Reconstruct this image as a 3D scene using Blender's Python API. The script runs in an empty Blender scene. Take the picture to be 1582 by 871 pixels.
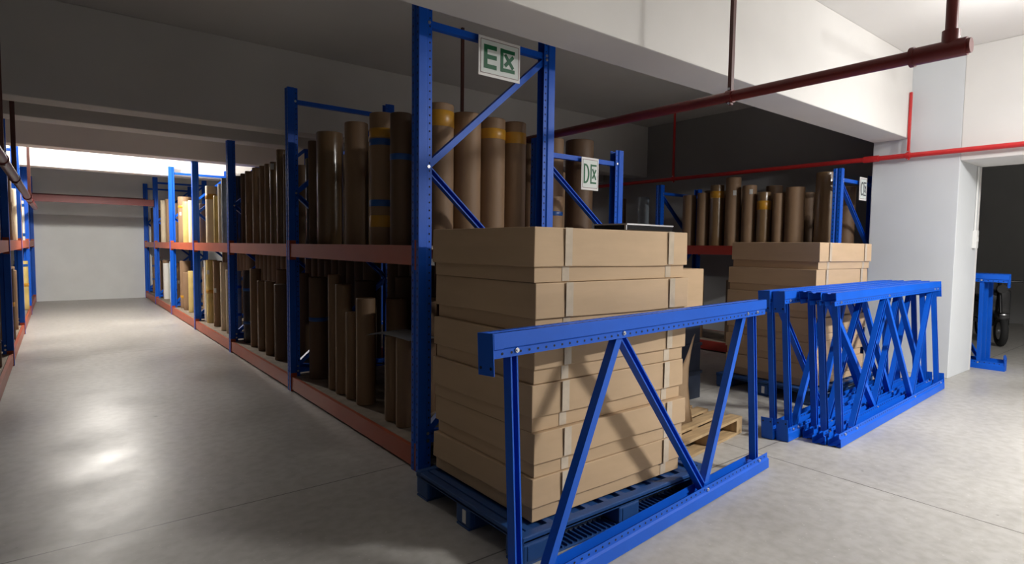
import bpy, bmesh, math, random
from mathutils import Vector, Matrix
PI = math.pi
SC = bpy.context.scene
COL = SC.collection
rnd = random.Random(7)

# ------------------------------------------------------------------ camera
CX, CY = 791.0, 435.5
VY, VX = (89.0, 372.0), (1930.0, 395.0)
FPX = math.sqrt(-((VY[0]-CX)*(VX[0]-CX)+(VY[1]-CY)*(VX[1]-CY)))
_Y = Vector(((VY[0]-CX)/FPX, -(VY[1]-CY)/FPX, -1)).normalized()
_X = Vector(((VX[0]-CX)/FPX, -(VX[1]-CY)/FPX, -1)).normalized()
_Z = _X.cross(_Y).normalized(); _X = _Y.cross(_Z)
cam_d = bpy.data.cameras.new('camera'); cam = bpy.data.objects.new('camera', cam_d); COL.objects.link(cam)
cam_d.sensor_width = 36.0; cam_d.lens = FPX/1582*36.0; cam_d.clip_start = 0.05; cam_d.clip_end = 100
M3 = Matrix((_X, _Y, _Z))
cam.matrix_world = Matrix.Translation((0, 0, 1.5)) @ M3.to_4x4()
SC.camera = cam

# ------------------------------------------------------------------ world, view, lights
SC.view_settings.view_transform = 'Standard'; SC.view_settings.look = 'None'
SC.view_settings.gamma = 1.0; SC.view_settings.use_curve_mapping = False
SC.view_settings.exposure = 0.0
w = bpy.data.worlds.new('world'); SC.world = w; w.use_nodes = True
w.node_tree.nodes['Background'].inputs[0].default_value = (0.8, 0.9, 1.0, 1)
w.node_tree.nodes['Background'].inputs[1].default_value = 0.0

def point(name, loc, power, col=(1, 1, 1), r=0.12):
    l = bpy.data.lights.new(name, 'POINT'); l.energy = power; l.color = col; l.shadow_soft_size = r
    o = bpy.data.objects.new(name, l); o.location = loc; COL.objects.link(o); return o
LAMPS = [  # x, y, z, power, colour
    (6.0, -1.75, 3.45, 150, (1.0, 0.98, 0.95)),
    (6.5, 1.1, 3.50, 42, (1.0, 0.98, 0.96)),
    (0.6, 12.3, 3.36, 430, (1.0, 0.95, 0.88)),
]
def panel(name, loc, power, col, sx, sy):                # downward light of a reflector lamp
    l = bpy.data.lights.new(name, 'AREA'); l.shape = 'RECTANGLE'; l.size = sx; l.size_y = sy; l.energy = power; l.color = col
    o = bpy.data.objects.new(name, l); o.location = loc; COL.objects.link(o); return o
panel('lamp_light', (6.0, -1.75, 3.27), 420, (1.0, 0.98, 0.95), 1.2, 0.14)
for i, (x, y, z, p, c) in enumerate(LAMPS):
    point('lamp_light', (x, y, z-0.17), p, c, 0.10)

# ------------------------------------------------------------------ materials
def mat(name, col, rough=0.6, metal=0.0, var=0.0, scale=6.0, bump=0.0, bscale=60.0, coat=0.0, col2=None, emit=0.0, spec=0.5, stretch=None, roughvar=0.0):
    m = bpy.data.materials.new(name); m.use_nodes = True
    nt = m.node_tree; b = nt.nodes['Principled BSDF']
    b.inputs['Base Color'].default_value = (*col, 1); b.inputs['Roughness'].default_value = rough
    b.inputs['Metallic'].default_value = metal
    b.inputs['Specular IOR Level'].default_value = spec
    if coat: b.inputs['Coat Weight'].default_value = coat; b.inputs['Coat Roughness'].default_value = 0.12
    if emit: b.inputs['Emission Color'].default_value = (*col, 1); b.inputs['Emission Strength'].default_value = emit
    g = nt.nodes.new('ShaderNodeNewGeometry')
    vec = g.outputs['Position']
    if stretch:
        mp = nt.nodes.new('ShaderNodeMapping'); mp.inputs['Scale'].default_value = stretch
        nt.links.new(vec, mp.inputs['Vector']); vec = mp.outputs['Vector']
    if var or col2:
        n = nt.nodes.new('ShaderNodeTexNoise'); n.inputs['Scale'].default_value = scale; n.inputs['Detail'].default_value = 5
        nt.links.new(vec, n.inputs['Vector'])
        r = nt.nodes.new('ShaderNodeValToRGB')
        c2 = col2 or tuple(c*(1-var) for c in col)
        r.color_ramp.elements[0].position = 0.35; r.color_ramp.elements[1].position = 0.65
        r.color_ramp.elements[0].color = (*c2, 1); r.color_ramp.elements[1].color = (*col, 1)
        nt.links.new(n.outputs['Fac'], r.inputs['Fac']); nt.links.new(r.outputs['Color'], b.inputs['Base Color'])
        if roughvar:
            mr = nt.nodes.new('ShaderNodeMapRange'); mr.inputs['To Min'].default_value = rough; mr.inputs['To Max'].default_value = rough+roughvar
            nt.links.new(n.outputs['Fac'], mr.inputs['Value']); nt.links.new(mr.outputs['Result'], b.inputs['Roughness'])
    if bump:
        n2 = nt.nodes.new('ShaderNodeTexNoise'); n2.inputs['Scale'].default_value = bscale; n2.inputs['Detail'].default_value = 4
        nt.links.new(vec, n2.inputs['Vector'])
        bp = nt.nodes.new('ShaderNodeBump'); bp.inputs['Strength'].default_value = bump; bp.inputs['Distance'].default_value = 0.01
        nt.links.new(n2.outputs['Fac'], bp.inputs['Height']); nt.links.new(bp.outputs['Normal'], b.inputs['Normal'])
    return m

M = {}
M['plaster'] = mat('plaster', (0.78, 0.765, 0.74), 0.85, var=0.05, scale=1.2, bump=0.1, bscale=25)
M['far_plaster'] = mat('far_plaster', (0.86, 0.89, 0.88), 0.8, var=0.06, scale=1.5, bump=0.1, bscale=25)
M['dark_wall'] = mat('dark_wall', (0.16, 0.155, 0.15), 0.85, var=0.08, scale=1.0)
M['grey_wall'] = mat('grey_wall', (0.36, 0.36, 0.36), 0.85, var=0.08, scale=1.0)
M['pillar_paint'] = mat('pillar_paint', (0.66, 0.685, 0.71), 0.8, var=0.04, scale=1.5, bump=0.08, bscale=30)
M['blue'] = mat('blue_paint', (0.002, 0.105, 0.64), 0.45, spec=0.35, var=0.12, scale=3, bump=0.04, bscale=40)
M['navy'] = mat('dark_blue_paint', (0.008, 0.06, 0.34), 0.42, var=0.15, scale=3)
M['orange'] = mat('orange_paint', (0.44, 0.085, 0.032), 0.42, var=0.1, scale=4)
M['red_beam'] = mat('dark_red_paint', (0.33, 0.03, 0.02), 0.45, var=0.1, scale=4)
M['tie_red'] = mat('shaded_red_paint', (0.13, 0.010, 0.008), 0.5, var=0.1, scale=4)  # beam red darkened, painting in the shade on its near face
M['hole'] = mat('punched_hole_dark', (0.008, 0.01, 0.02), 0.8)
M['steel'] = mat('zinc_steel', (0.75, 0.76, 0.78), 0.3, metal=0.9)
M['deck'] = mat('chipboard', (0.30, 0.24, 0.18), 0.8, var=0.3, scale=8)
M['card'] = mat('cardboard', (0.56, 0.395, 0.24), 0.72, var=0.07, scale=2.5, bump=0.05, bscale=8, stretch=(1, 1, 6))
M['card_in'] = mat('cardboard_edge', (0.33, 0.22, 0.13), 0.85, var=0.1, scale=10)
M['tape'] = mat('clear_tape', (0.62, 0.52, 0.40), 0.22, var=0.15, scale=14)
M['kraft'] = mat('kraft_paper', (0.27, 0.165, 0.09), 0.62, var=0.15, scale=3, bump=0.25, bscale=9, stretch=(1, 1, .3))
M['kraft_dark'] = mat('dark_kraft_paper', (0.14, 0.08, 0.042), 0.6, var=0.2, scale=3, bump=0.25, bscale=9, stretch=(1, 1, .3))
M['kraft_gloss'] = mat('film_wrapped_kraft', (0.20, 0.12, 0.055), 0.3, var=0.2, scale=3, bump=0.5, bscale=12, coat=0.5, stretch=(1, 1, .4))
M['cream'] = mat('cream_paper', (0.72, 0.60, 0.42), 0.6, var=0.1, scale=4, bump=0.2, bscale=10)
M['white_paper'] = mat('white_paper', (0.80, 0.79, 0.74), 0.55, var=0.06, scale=4, bump=0.2, bscale=10)
M['yellow_wrap'] = mat('yellowish_wrap', (0.62, 0.47, 0.16), 0.45, var=0.25, scale=4, bump=0.3, bscale=10, coat=0.3)
M['grey_film'] = mat('grey_blue_film', (0.33, 0.38, 0.42), 0.3, var=0.3, scale=6, bump=0.6, bscale=14, coat=0.3)
M['pale_blue'] = mat('pale_blue_film', (0.55, 0.66, 0.72), 0.4, var=0.1, scale=6, bump=0.3, bscale=14)
M['dark_film'] = mat('dark_film', (0.035, 0.033, 0.04), 0.3, var=0.3, scale=6, bump=0.6, bscale=14, coat=0.3)
M['blue_tape'] = mat('blue_tape', (0.01, 0.09, 0.35), 0.35, var=0.15, scale=10)
M['yellow_tape'] = mat('yellow_tape', (0.55, 0.27, 0.02), 0.35, var=0.15, scale=10)
M['label'] = mat('white_label', (0.82, 0.82, 0.80), 0.6, var=0.04, scale=30)
M['core'] = mat('core_hole_dark', (0.02, 0.014, 0.01), 0.9)
M['pallet_blue'] = mat('blue_plastic', (0.018, 0.075, 0.25), 0.45, var=0.2, scale=5, bump=0.05)
M['crate'] = mat('dark_crate_plastic', (0.012, 0.02, 0.04), 0.5, var=0.2, scale=5)
M['rib'] = mat('lit_plastic_rib', (0.30, 0.36, 0.42), 0.5, var=0.2, scale=20)  # pale tone paints a lit edge on the pallet runners
M['wood'] = mat('pine_wood', (0.52, 0.36, 0.19), 0.7, var=0.3, scale=5, bump=0.15, bscale=20, stretch=(1, 7, 1))
M['red_pipe'] = mat('shaded_red_pipe_paint', (0.16, 0.018, 0.015), 0.35, var=0.15, scale=6)  # red lowered in the colour itself to look backlit
M['bright_pipe'] = mat('bright_red_pipe_paint', (0.62, 0.03, 0.03), 0.35, var=0.1, scale=6)
M['brown_pipe'] = mat('brown_pipe_paint', (0.11, 0.035, 0.028), 0.45, var=0.2, scale=8)
M['sign'] = mat('sign_panel', (0.74, 0.80, 0.77), 0.35, var=0.03, scale=5)
M['sign_white'] = mat('sign_white_rim', (0.85, 0.84, 0.82), 0.4, var=0.02)
M['sign_line'] = mat('sign_outline', (0.22, 0.14, 0.14), 0.5)
M['green'] = mat('sign_green', (0.006, 0.13, 0.05), 0.45)
M['black_ink'] = mat('sign_dark_ink', (0.03, 0.035, 0.05), 0.45)
M['plastic_white'] = mat('white_plastic', (0.80, 0.80, 0.78), 0.4)
M['black'] = mat('black_gloss', (0.015, 0.015, 0.017), 0.22, var=0.2, coat=0.3)
M['rubber'] = mat('rubber', (0.02, 0.02, 0.02), 0.8)
M['film'] = mat('white_film', (0.60, 0.64, 0.68), 0.3, var=0.15, scale=8, bump=0.4, bscale=10, coat=0.3)
M['tube'] = mat('lamp_tube', (1.0, 0.97, 0.92), 0.4, emit=9)

# concrete floor with cast joints
def floor_mat():
    m = bpy.data.materials.new('polished_concrete'); m.use_nodes = True; nt = m.node_tree; b = nt.nodes['Principled BSDF']
    N = nt.nodes.new; L = nt.links.new
    g = N('ShaderNodeNewGeometry'); sp = N('ShaderNodeSeparateXYZ'); L(g.outputs['Position'], sp.inputs[0])
    n1 = N('ShaderNodeTexNoise'); n1.inputs['Scale'].default_value = 0.9; n1.inputs['Detail'].default_value = 8; L(g.outputs['Position'], n1.inputs['Vector'])
    n2 = N('ShaderNodeTexNoise'); n2.inputs['Scale'].default_value = 14; n2.inputs['Detail'].default_value = 8; L(g.outputs['Position'], n2.inputs['Vector'])
    r = N('ShaderNodeValToRGB'); r.color_ramp.elements[0].position = .3; r.color_ramp.elements[1].position = .7
    r.color_ramp.elements[0].color = (0.41, 0.395, 0.37, 1); r.color_ramp.elements[1].color = (0.50, 0.485, 0.455, 1)
    L(n1.outputs['Fac'], r.inputs['Fac'])
    r2 = N('ShaderNodeValToRGB'); r2.color_ramp.elements[0].position = .25; r2.color_ramp.elements[1].position = .62
    r2.color_ramp.elements[0].color = (0.80, 0.79, 0.77, 1); r2.color_ramp.elements[1].color = (1, 1, 1, 1)
    L(n2.outputs['Fac'], r2.inputs['Fac'])
    mx = N('ShaderNodeMix'); mx.data_type = 'RGBA'; mx.blend_type = 'MULTIPLY'; mx.inputs[0].default_value = 1
    L(r.outputs['Color'], mx.inputs[6]); L(r2.outputs['Color'], mx.inputs[7])
    # small dark stains and pale specks
    v = N('ShaderNodeTexVoronoi'); v.inputs['Scale'].default_value = 3.4; v.inputs['Randomness'].default_value = 1; L(g.outputs['Position'], v.inputs['Vector'])
    nn = N('ShaderNodeMath'); nn.operation = 'MULTIPLY_ADD'; L(n2.outputs['Fac'], nn.inputs[0]); nn.inputs[1].default_value = 0.16; L(v.outputs['Distance'], nn.inputs[2])
    r3 = N('ShaderNodeValToRGB'); r3.color_ramp.elements[0].position = .085; r3.color_ramp.elements[1].position = .12
    r3.color_ramp.elements[0].color = (0.5, 0.49, 0.48, 1); r3.color_ramp.elements[1].color = (1, 1, 1, 1)
    L(nn.outputs[0], r3.inputs['Fac'])
    mx2 = N('ShaderNodeMix'); mx2.data_type = 'RGBA'; mx2.blend_type = 'MULTIPLY'; mx2.inputs[0].default_value = 1
    L(mx.outputs[2], mx2.inputs[6]); L(r3.outputs['Color'], mx2.inputs[7])
    v2 = N('ShaderNodeTexVoronoi'); v2.inputs['Scale'].default_value = 17; L(g.outputs['Position'], v2.inputs['Vector'])
    r4 = N('ShaderNodeValToRGB'); r4.color_ramp.elements[0].position = .07; r4.color_ramp.elements[1].position = .1
    r4.color_ramp.elements[0].color = (1, 1, 1, 1); r4.color_ramp.elements[1].color = (0, 0, 0, 1); L(v2.outputs['Distance'], r4.inputs['Fac'])
    mx3 = N('ShaderNodeMix'); mx3.data_type = 'RGBA'; mx3.inputs[7].default_value = (0.62, 0.60, 0.56, 1)
    ml = N('ShaderNodeMath'); ml.operation = 'MULTIPLY'; L(r4.outputs['Color'], ml.inputs[0]); ml.inputs[1].default_value = 0.5
    L(ml.outputs[0], mx3.inputs[0]); L(mx2.outputs[2], mx3.inputs[6])
    # joints
    cur = mx3.outputs[2]
    for ax, pos in (('X', 4.03), ('Y', 2.2), ('Y', 3.5), ('Y', 9.4), ('Y', -2.0), ('X', 10.2)):
        s = N('ShaderNodeMath'); s.operation = 'SUBTRACT'; L(sp.outputs[ax], s.inputs[0]); s.inputs[1].default_value = pos
        wv = N('ShaderNodeMath'); wv.operation = 'MULTIPLY_ADD'; L(n2.outputs['Fac'], wv.inputs[0]); wv.inputs[1].default_value = 0.006; L(s.outputs[0], wv.inputs[2])
        a = N('ShaderNodeMath'); a.operation = 'ABSOLUTE'; L(wv.outputs[0], a.inputs[0])
        lt = N('ShaderNodeMath'); lt.operation = 'LESS_THAN'; L(a.outputs[0], lt.inputs[0]); lt.inputs[1].default_value = 0.0045
        k = N('ShaderNodeMath'); k.operation = 'MULTIPLY'; L(lt.outputs[0], k.inputs[0]); k.inputs[1].default_value = 0.85
        q = N('ShaderNodeMix'); q.data_type = 'RGBA'; q.inputs[7].default_value = (0.10, 0.09, 0.08, 1)
        L(k.outputs[0], q.inputs[0]); L(cur, q.inputs[6]); cur = q.outputs[2]
    L(cur, b.inputs['Base Color'])
    mr = N('ShaderNodeMapRange'); mr.inputs['From Min'].default_value = .3; mr.inputs['From Max'].default_value = .7
    mr.inputs['To Min'].default_value = 0.30; mr.inputs['To Max'].default_value = 0.52
    L(n1.outputs['Fac'], mr.inputs['Value']); L(mr.outputs['Result'], b.inputs['Roughness'])
    bp = N('ShaderNodeBump'); bp.inputs['Strength'].default_value = 0.05; bp.inputs['Distance'].default_value = 0.01
    n3 = N('ShaderNodeTexNoise'); n3.inputs['Scale'].default_value = 9; n3.inputs['Detail'].default_value = 6; L(g.outputs['Position'], n3.inputs['Vector'])
    L(n3.outputs['Fac'], bp.inputs['Height']); L(bp.outputs['Normal'], b.inputs['Normal'])
    b.inputs['Specular IOR Level'].default_value = 0.4
    return m
M['floor'] = floor_mat()

# ------------------------------------------------------------------ mesh helpers
def to_mesh(bm, name, mats, smooth=False):
    bmesh.ops.recalc_face_normals(bm, faces=bm.faces)
    me = bpy.data.meshes.new(name); bm.to_mesh(me); bm.free()
    for m in (mats if isinstance(mats, (list, tuple)) else [mats]): me.materials.append(m)
    if smooth:
        for p in me.polygons: p.use_smooth = True
        try: me.set_sharp_from_angle(angle=math.radians(38))
        except Exception: pass
    return me
def link(name, me, parent=None, loc=(0, 0, 0), rot=None, mtx=None):
    o = bpy.data.objects.new(name, me); COL.objects.link(o)
    if parent: o.parent = parent
    if mtx is not None: o.matrix_basis = mtx
    else:
        o.location = loc
        if rot: o.rotation_euler = rot
    return o
def tag(o, label, cat, group=None):
    o['label'] = label; o['category'] = cat
    if group: o['group'] = group
    return o
def empty(name, label, cat, loc=(0, 0, 0), rot=(0, 0, 0), group=None):
    o = bpy.data.objects.new(name, None); COL.objects.link(o); o.location = loc; o.rotation_euler = rot
    o.empty_display_size = 0.1
    return tag(o, label, cat, group)
def struct(name, bm, m, smooth=False):
    o = link(name, to_mesh(bm, name, m, smooth)); o['kind'] = 'structure'; return o
def box(bm, x0, x1, y0, y1, z0, z1, mi=0, bev=0.0, mtx=None):
    r = bmesh.ops.create_cube(bm, size=1.0)
    vs = r['verts']
    for v in vs:
        v.co = Vector(((x0+x1)/2+v.co.x*(x1-x0), (y0+y1)/2+v.co.y*(y1-y0), (z0+z1)/2+v.co.z*(z1-z0)))
    fs = list({f for v in vs for f in v.link_faces})
    for f in fs: f.material_index = mi
    if bev:
        es = list({e for f in fs for e in f.edges})
        rb = bmesh.ops.bevel(bm, geom=es, offset=bev, segments=2, affect='EDGES', profile=0.6)
        for f in rb['faces']: f.material_index = mi
        vs = list({v for f in rb['faces'] for v in f.verts} | {v for v in vs if v.is_valid})
    if mtx is not None:
        bmesh.ops.transform(bm, matrix=mtx, verts=[v for v in vs if v.is_valid])
    return vs
def cyl(bm, p, q, r, seg=16, mi=0, r2=None):
    p = Vector(p); q = Vector(q); d = q-p
    res = bmesh.ops.create_cone(bm, cap_ends=True, segments=seg, radius1=r, radius2=r if r2 is None else r2, depth=d.length)
    mt = Matrix.Translation((p+q)/2) @ d.to_track_quat('Z', 'Y').to_matrix().to_4x4()
    bmesh.ops.transform(bm, matrix=mt, verts=res['verts'])
    for f in {f for v in res['verts'] for f in v.link_faces}: f.material_index = mi
    return res['verts']
def torus(bm, c, R, r, axis='Y', seg=28, sub=10, mi=0):
    vs = []
    for i in range(seg):
        a = 2*PI*i/seg; row = []
        for j in range(sub):
            b = 2*PI*j/sub; rr = R+r*math.cos(b)
            p = (rr*math.cos(a), r*math.sin(b), rr*math.sin(a)) if axis == 'Y' else (r*math.sin(b), rr*math.cos(a), rr*math.sin(a)) if axis == 'X' else (rr*math.cos(a), rr*math.sin(a), r*math.sin(b))
            row.append(bm.verts.new(Vector(c)+Vector(p)))
        vs.append(row)
    for i in range(seg):
        for j in range(sub):
            f = bm.faces.new((vs[i][j], vs[(i+1) % seg][j], vs[(i+1) % seg][(j+1) % sub], vs[i][(j+1) % sub])); f.material_index = mi
def sheet_extrude(bm, pts, t, fn, L, mi=0):
    """open polyline pts (u,v) given thickness t, extruded 0..L; fn(w,u,v)->Vector"""
    n = len(pts); P = [Vector(p) for p in pts]; inner = []
    for i in range(n):
        a = (P[i]-P[i-1]).normalized() if i else (P[1]-P[0]).normalized()
        b = (P[i+1]-P[i]).normalized() if i < n-1 else a
        na = Vector((-a.y, a.x)); nb = Vector((-b.y, b.x)); s = na+nb
        if s.length < 1e-6: s = na
        s.normalize(); k = max(0.35, s.dot(na)); inner.append(P[i]+s*(t/k))
    loop = P+inner[::-1]; N = len(loop)
    A = [bm.verts.new(fn(0, p.x, p.y)) for p in loop]; B = [bm.verts.new(fn(L, p.x, p.y)) for p in loop]
    for i in range(N):
        j = (i+1) % N
        f = bm.faces.new((A[i], A[j], B[j], B[i])); f.material_index = mi
    for i in range(n-1):
        for S in (A, B):
            f = bm.faces.new((S[i], S[i+1], S[N-2-i], S[N-1-i])); f.material_index = mi
CACHE = {}

# ------------------------------------------------------------------ pallet-rack uprights and frames
# frame-local axes: X along the uprights, Z across the frame (0..W), Y through its thickness
HV = 0.045
PROFILE = [(.098, -.034), (.064, -.034), (.056, -HV), (0, -HV), (0, -.016), (.007, -.010), (.007, .010), (0, .016), (0, HV), (.056, HV), (.064, .034), (.098, .034)]
def upright_mesh(L, holes, mname='blue'):
    key = ('upright', round(L, 2), holes, mname)
    if key in CACHE: return CACHE[key]
    bm = bmesh.new(); fn = lambda w_, u, v: Vector((w_, v, u))
    sheet_extrude(bm, PROFILE, .0028, fn, L)
    if holes:
        n = int(L/.05)
        for k in range(1, n):
            w_ = k*L/n
            for s in (-1, 1):                               # slots in the lips
                c = Vector((w_, s*.0374, .081)); vs = [bm.verts.new(c+Vector((.0065*math.cos(a), s*.0006, .0055*math.sin(a)))) for a in [2*PI*i/8 for i in range(8)]]
                bm.faces.new(vs if s < 0 else vs[::-1]).material_index = 1
                c = Vector((w_, s*.030, -.0034)); vs = [bm.verts.new(c+Vector((.009*math.cos(a), .005*math.sin(a), 0))) for a in [2*PI*i/8 for i in range(8)]]
                bm.faces.new(vs).material_index = 1
    CACHE[key] = to_mesh(bm, 'upright', [M[mname], M['hole']]); return CACHE[key]
def brace_mesh(L, mname='blue', wd=.042):
    key = ('brace', round(L, 3), mname)
    if key in CACHE: return CACHE[key]
    bm = bmesh.new(); h = wd/2
    sheet_extrude(bm, [(-h+.008, .022), (-h, .022), (-h, -.022), (h, -.022), (h, .022), (h-.008, .022)], .002, lambda w_, u, v: Vector((w_, v, u)), L)
    CACHE[key] = to_mesh(bm, 'brace', M[mname]); return CACHE[key]
def bolt_mesh():
    if 'bolt' in CACHE: return CACHE['bolt']
    bm = bmesh.new()
    cyl(bm, (0, -.036, 0), (0, -.043, 0), .0115, 6); cyl(bm, (0, -.043, 0), (0, -.048, 0), .006, 10)
    cyl(bm, (0, .036, 0), (0, .042, 0), .0115, 6); cyl(bm, (0, -.038, 0), (0, .038, 0), .005, 8)
    CACHE['bolt'] = to_mesh(bm, 'bolt', M['steel']); return CACHE['bolt']
def plate_mesh(mname='blue'):
    key = ('plate', mname)
    if key in CACHE: return CACHE[key]
    bm = bmesh.new()
    box(bm, -.005, 0, -.047, .047, -.004, .165, 0, .0015)
    box(bm, 0, .05, -.0485, -.0455, .004, .06, 0); box(bm, 0, .05, .0455, .0485, .004, .06, 0)
    for s in (-1, 1):
        cyl(bm, (-.0056, s*.03, .135), (-.0052, s*.03, .135), .007, 8, 1)
    CACHE[key] = to_mesh(bm, 'foot_plate', [M[mname], M['hole']]); return CACHE[key]

def frame_parts(parent, base, L, W, nodes, posts, holes=True, flip=False, mname='blue', bolts=True, plates=True):
    """two uprights, posts (w) straight across, nodes = zigzag [(w, side)]; base maps frame-local to parent"""
    F = base @ (Matrix.Translation((L, 0, 0)) @ Matrix.Diagonal((-1, 1, 1, 1))) if flip else base
    um = upright_mesh(L, holes, mname)
    # mirror across the frame for the second upright by a half turn about X
    link('upright', um, parent, mtx=F)
    link('upright', um, parent, mtx=F @ Matrix.Translation((0, 0, W)) @ Matrix.Rotation(PI, 4, 'X'))
    def br(a, b, nm, turn=False):
        A = Vector((a[0], 0, a[1])); B = Vector((b[0], 0, b[1])); d = B-A
        m_ = Matrix.Translation(A) @ Matrix.Rotation(-math.atan2(d.z, d.x), 4, 'Y')
        if turn: m_ = m_ @ Matrix.Rotation(PI, 4, 'X')
        link(nm, brace_mesh(d.length, mname), parent, mtx=F @ m_)
    pin = .075
    for p in posts: br((p, pin), (p, W-pin), 'cross_brace', True)
    Z = {0: pin, 1: W-pin}
    for (a, sa), (b, sb) in zip(nodes, nodes[1:]):
        br((a, Z[sa]), (b, Z[sb]), 'diagonal_brace', sa == 1)
    if bolts:
        for (a, s) in list(nodes)+[(p, s) for p in posts for s in (0, 1)]:
            link('bolt', bolt_mesh(), parent, mtx=F @ Matrix.Translation((a, 0, Z[s])))
    if plates:
        pm = plate_mesh(mname)
        link('foot_plate', pm, parent, mtx=F)
        link('foot_plate', pm, parent, mtx=F @ Matrix.Translation((0, 0, W)) @ Matrix.Rotation(PI, 4, 'X'))

def beam_mesh(L, h, mname):
    key = ('beam', round(L, 2), h, mname)
    if key in CACHE: return CACHE[key]
    bm = bmesh.new()  # along Y, 0..L, stepped box section, outer face at x=0, top at z=h
    prof = [(0.0, 0.0), (0.05, 0.0), (0.05, h-.028), (0.03, h-.028), (0.03, h), (0.0, h)]
    A = [bm.verts.new((x, 0.0, z)) for x, z in prof]; B = [bm.verts.new((x, L, z)) for x, z in prof]
    for i in range(6): bm.faces.new((A[i], A[(i+1) % 6], B[(i+1) % 6], B[i]))
    bm.faces.new(A); bm.faces.new(B)
    for y0, y1 in ((0, .004), (L-.004, L)): box(bm, -.004, .056, y0, y1, -.03, h+.035)
    for y0, y1 in ((-.052, .002), (L-.002, L+.052)): box(bm, -.006, -.0015, y0, y1, -.03, h+.035)
    CACHE[key] = to_mesh(bm, 'beam', M[mname]); return CACHE[key]

STAND = Matrix(((0, 0, 1, 0), (0, -1, 0, 0), (1, 0, 0, 0), (0, 0, 0, 1)))   # frame-local X->up, Z->across
def rack(label, x0, x1, ys, H, shelf, mbeam, pitch, facing=1, dark=False, holes_n=2, base_beam=True):
    r = empty('pallet_rack', label, 'rack', (x0, ys[0], 0))
    W = x1-x0; blue = 'navy' if dark else 'blue'
    for i, y in enumerate(ys):
        n = []; z = H-.16; s = 1 if facing > 0 else 0
        while z > .1: n.append((z, s)); z -= pitch; s = 1-s
        n.append((.12, s))
        frame_parts(r, Matrix.Translation((0, y-ys[0], 0)) @ STAND, H, W, n, [H-.13, .2], holes=i < holes_n, mname=blue, bolts=i < 3)
    for y, y2 in zip(ys, ys[1:]):
        L = y2-y-2*HV-.004; yy = y-ys[0]+HV+.002
        for top in ([shelf]+([.15] if base_beam else [])):
            link('beam', beam_mesh(L, .13, mbeam), r, (.006, yy, top-.13))
            link('beam', beam_mesh(L, .13, mbeam), r, mtx=Matrix.Translation((W-.006, yy+L, top-.13)) @ Matrix.Rotation(PI, 4, 'Z'))
            key = ('deck', round(L, 2), round(W, 2))
            if key not in CACHE:
                bm = bmesh.new(); nb = 4; wv = (W-.08)/nb
                for k in range(nb): box(bm, .04+k*wv+.002, .04+(k+1)*wv-.002, .006, L-.006, -.027, -.002, 0, .002)
                CACHE[key] = to_mesh(bm, 'shelf_board', M['deck'])
            link('shelf_board', CACHE[key], r, (0, yy, top))
    return r

# ------------------------------------------------------------------ the room
SLAB = 3.85; SOF = 2.88
bm = bmesh.new(); box(bm, -2.4, 16, -5, 19, -.2, 0); struct('floor', bm, M['floor'])
bm = bmesh.new(); box(bm, -2.4, 16, -5, 19, SLAB, SLAB+.2); struct('ceiling', bm, M['plaster'])
bm = bmesh.new(); box(bm, -2.6, 9.3, 18.4, 18.6, 0, SLAB); struct('wall_far', bm, M['far_plaster'])
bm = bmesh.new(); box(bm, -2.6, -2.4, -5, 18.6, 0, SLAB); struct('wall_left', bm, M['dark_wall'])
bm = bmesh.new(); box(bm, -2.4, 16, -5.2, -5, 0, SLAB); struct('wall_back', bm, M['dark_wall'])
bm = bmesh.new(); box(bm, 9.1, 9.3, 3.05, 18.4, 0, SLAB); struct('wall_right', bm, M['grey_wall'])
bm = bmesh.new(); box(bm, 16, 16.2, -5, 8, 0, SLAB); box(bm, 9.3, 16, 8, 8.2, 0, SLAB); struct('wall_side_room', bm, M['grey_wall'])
bm = bmesh.new(); box(bm, 8.26, 9.1, 2.13, 3.05, 0, SLAB, 0, .008); struct('trim_1', bm, M['pillar_paint'])     # pillar
bm = bmesh.new(); box(bm, -2.4, 8.26, 2.65, 3.05, SOF, SLAB, 0, .012); struct('trim_2', bm, M['plaster'])
for i, (a, b_) in enumerate(((7.35, 7.68), (8.5, 8.84), (10.95, 11.28), (13.95, 14.3))):
    bm = bmesh.new(); box(bm, -2.4, 9.1, a, b_, SOF, SLAB, 0, .012); struct('trim_%d' % (3+i), bm, M['plaster'])
bm = bmesh.new(); box(bm, 8.26, 9.1, -5, 2.13, 2.56, SLAB, 0, .01); struct('trim_7', bm, M['plaster'])
# narrow door-side lining and skirting at the pillar foot
bm = bmesh.new(); box(bm, 9.1, 9.16, 2.13, 2.25, 0, 2.6, 0, .004); struct('trim_8', bm, M['plaster'])

# ------------------------------------------------------------------ racks
YS = [3.35, 6.0, 8.6, 11.2, 13.8, 16.3, 18.3]
rack('long tall blue and orange rack right of the aisle, with the E sign', 1.83, 2.98, YS, 3.05, 1.5, 'orange', .88, holes_n=3)
rack('blue and orange rack along the left edge of the aisle', -1.6, -.45, [6.1, 9.1, 12.1, 15.2, 18.3], 3.05, 1.5, 'orange', .88, facing=-1, holes_n=1)
rack('shorter blue pallet rack standing behind the tall carton stack, under the D sign', 3.3, 4.4, [3.9, 6.5, 9.1, 11.7], 2.45, 1.5, 'red_beam', .72, facing=-1, holes_n=1)
rack('blue pallet rack with dark red beams beside the white pillar, under the C sign', 7.5, 8.6, [3.15, 5.82, 8.49, 11.1], 2.5, 1.55, 'red_beam', .8, facing=-1, holes_n=2)

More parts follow.
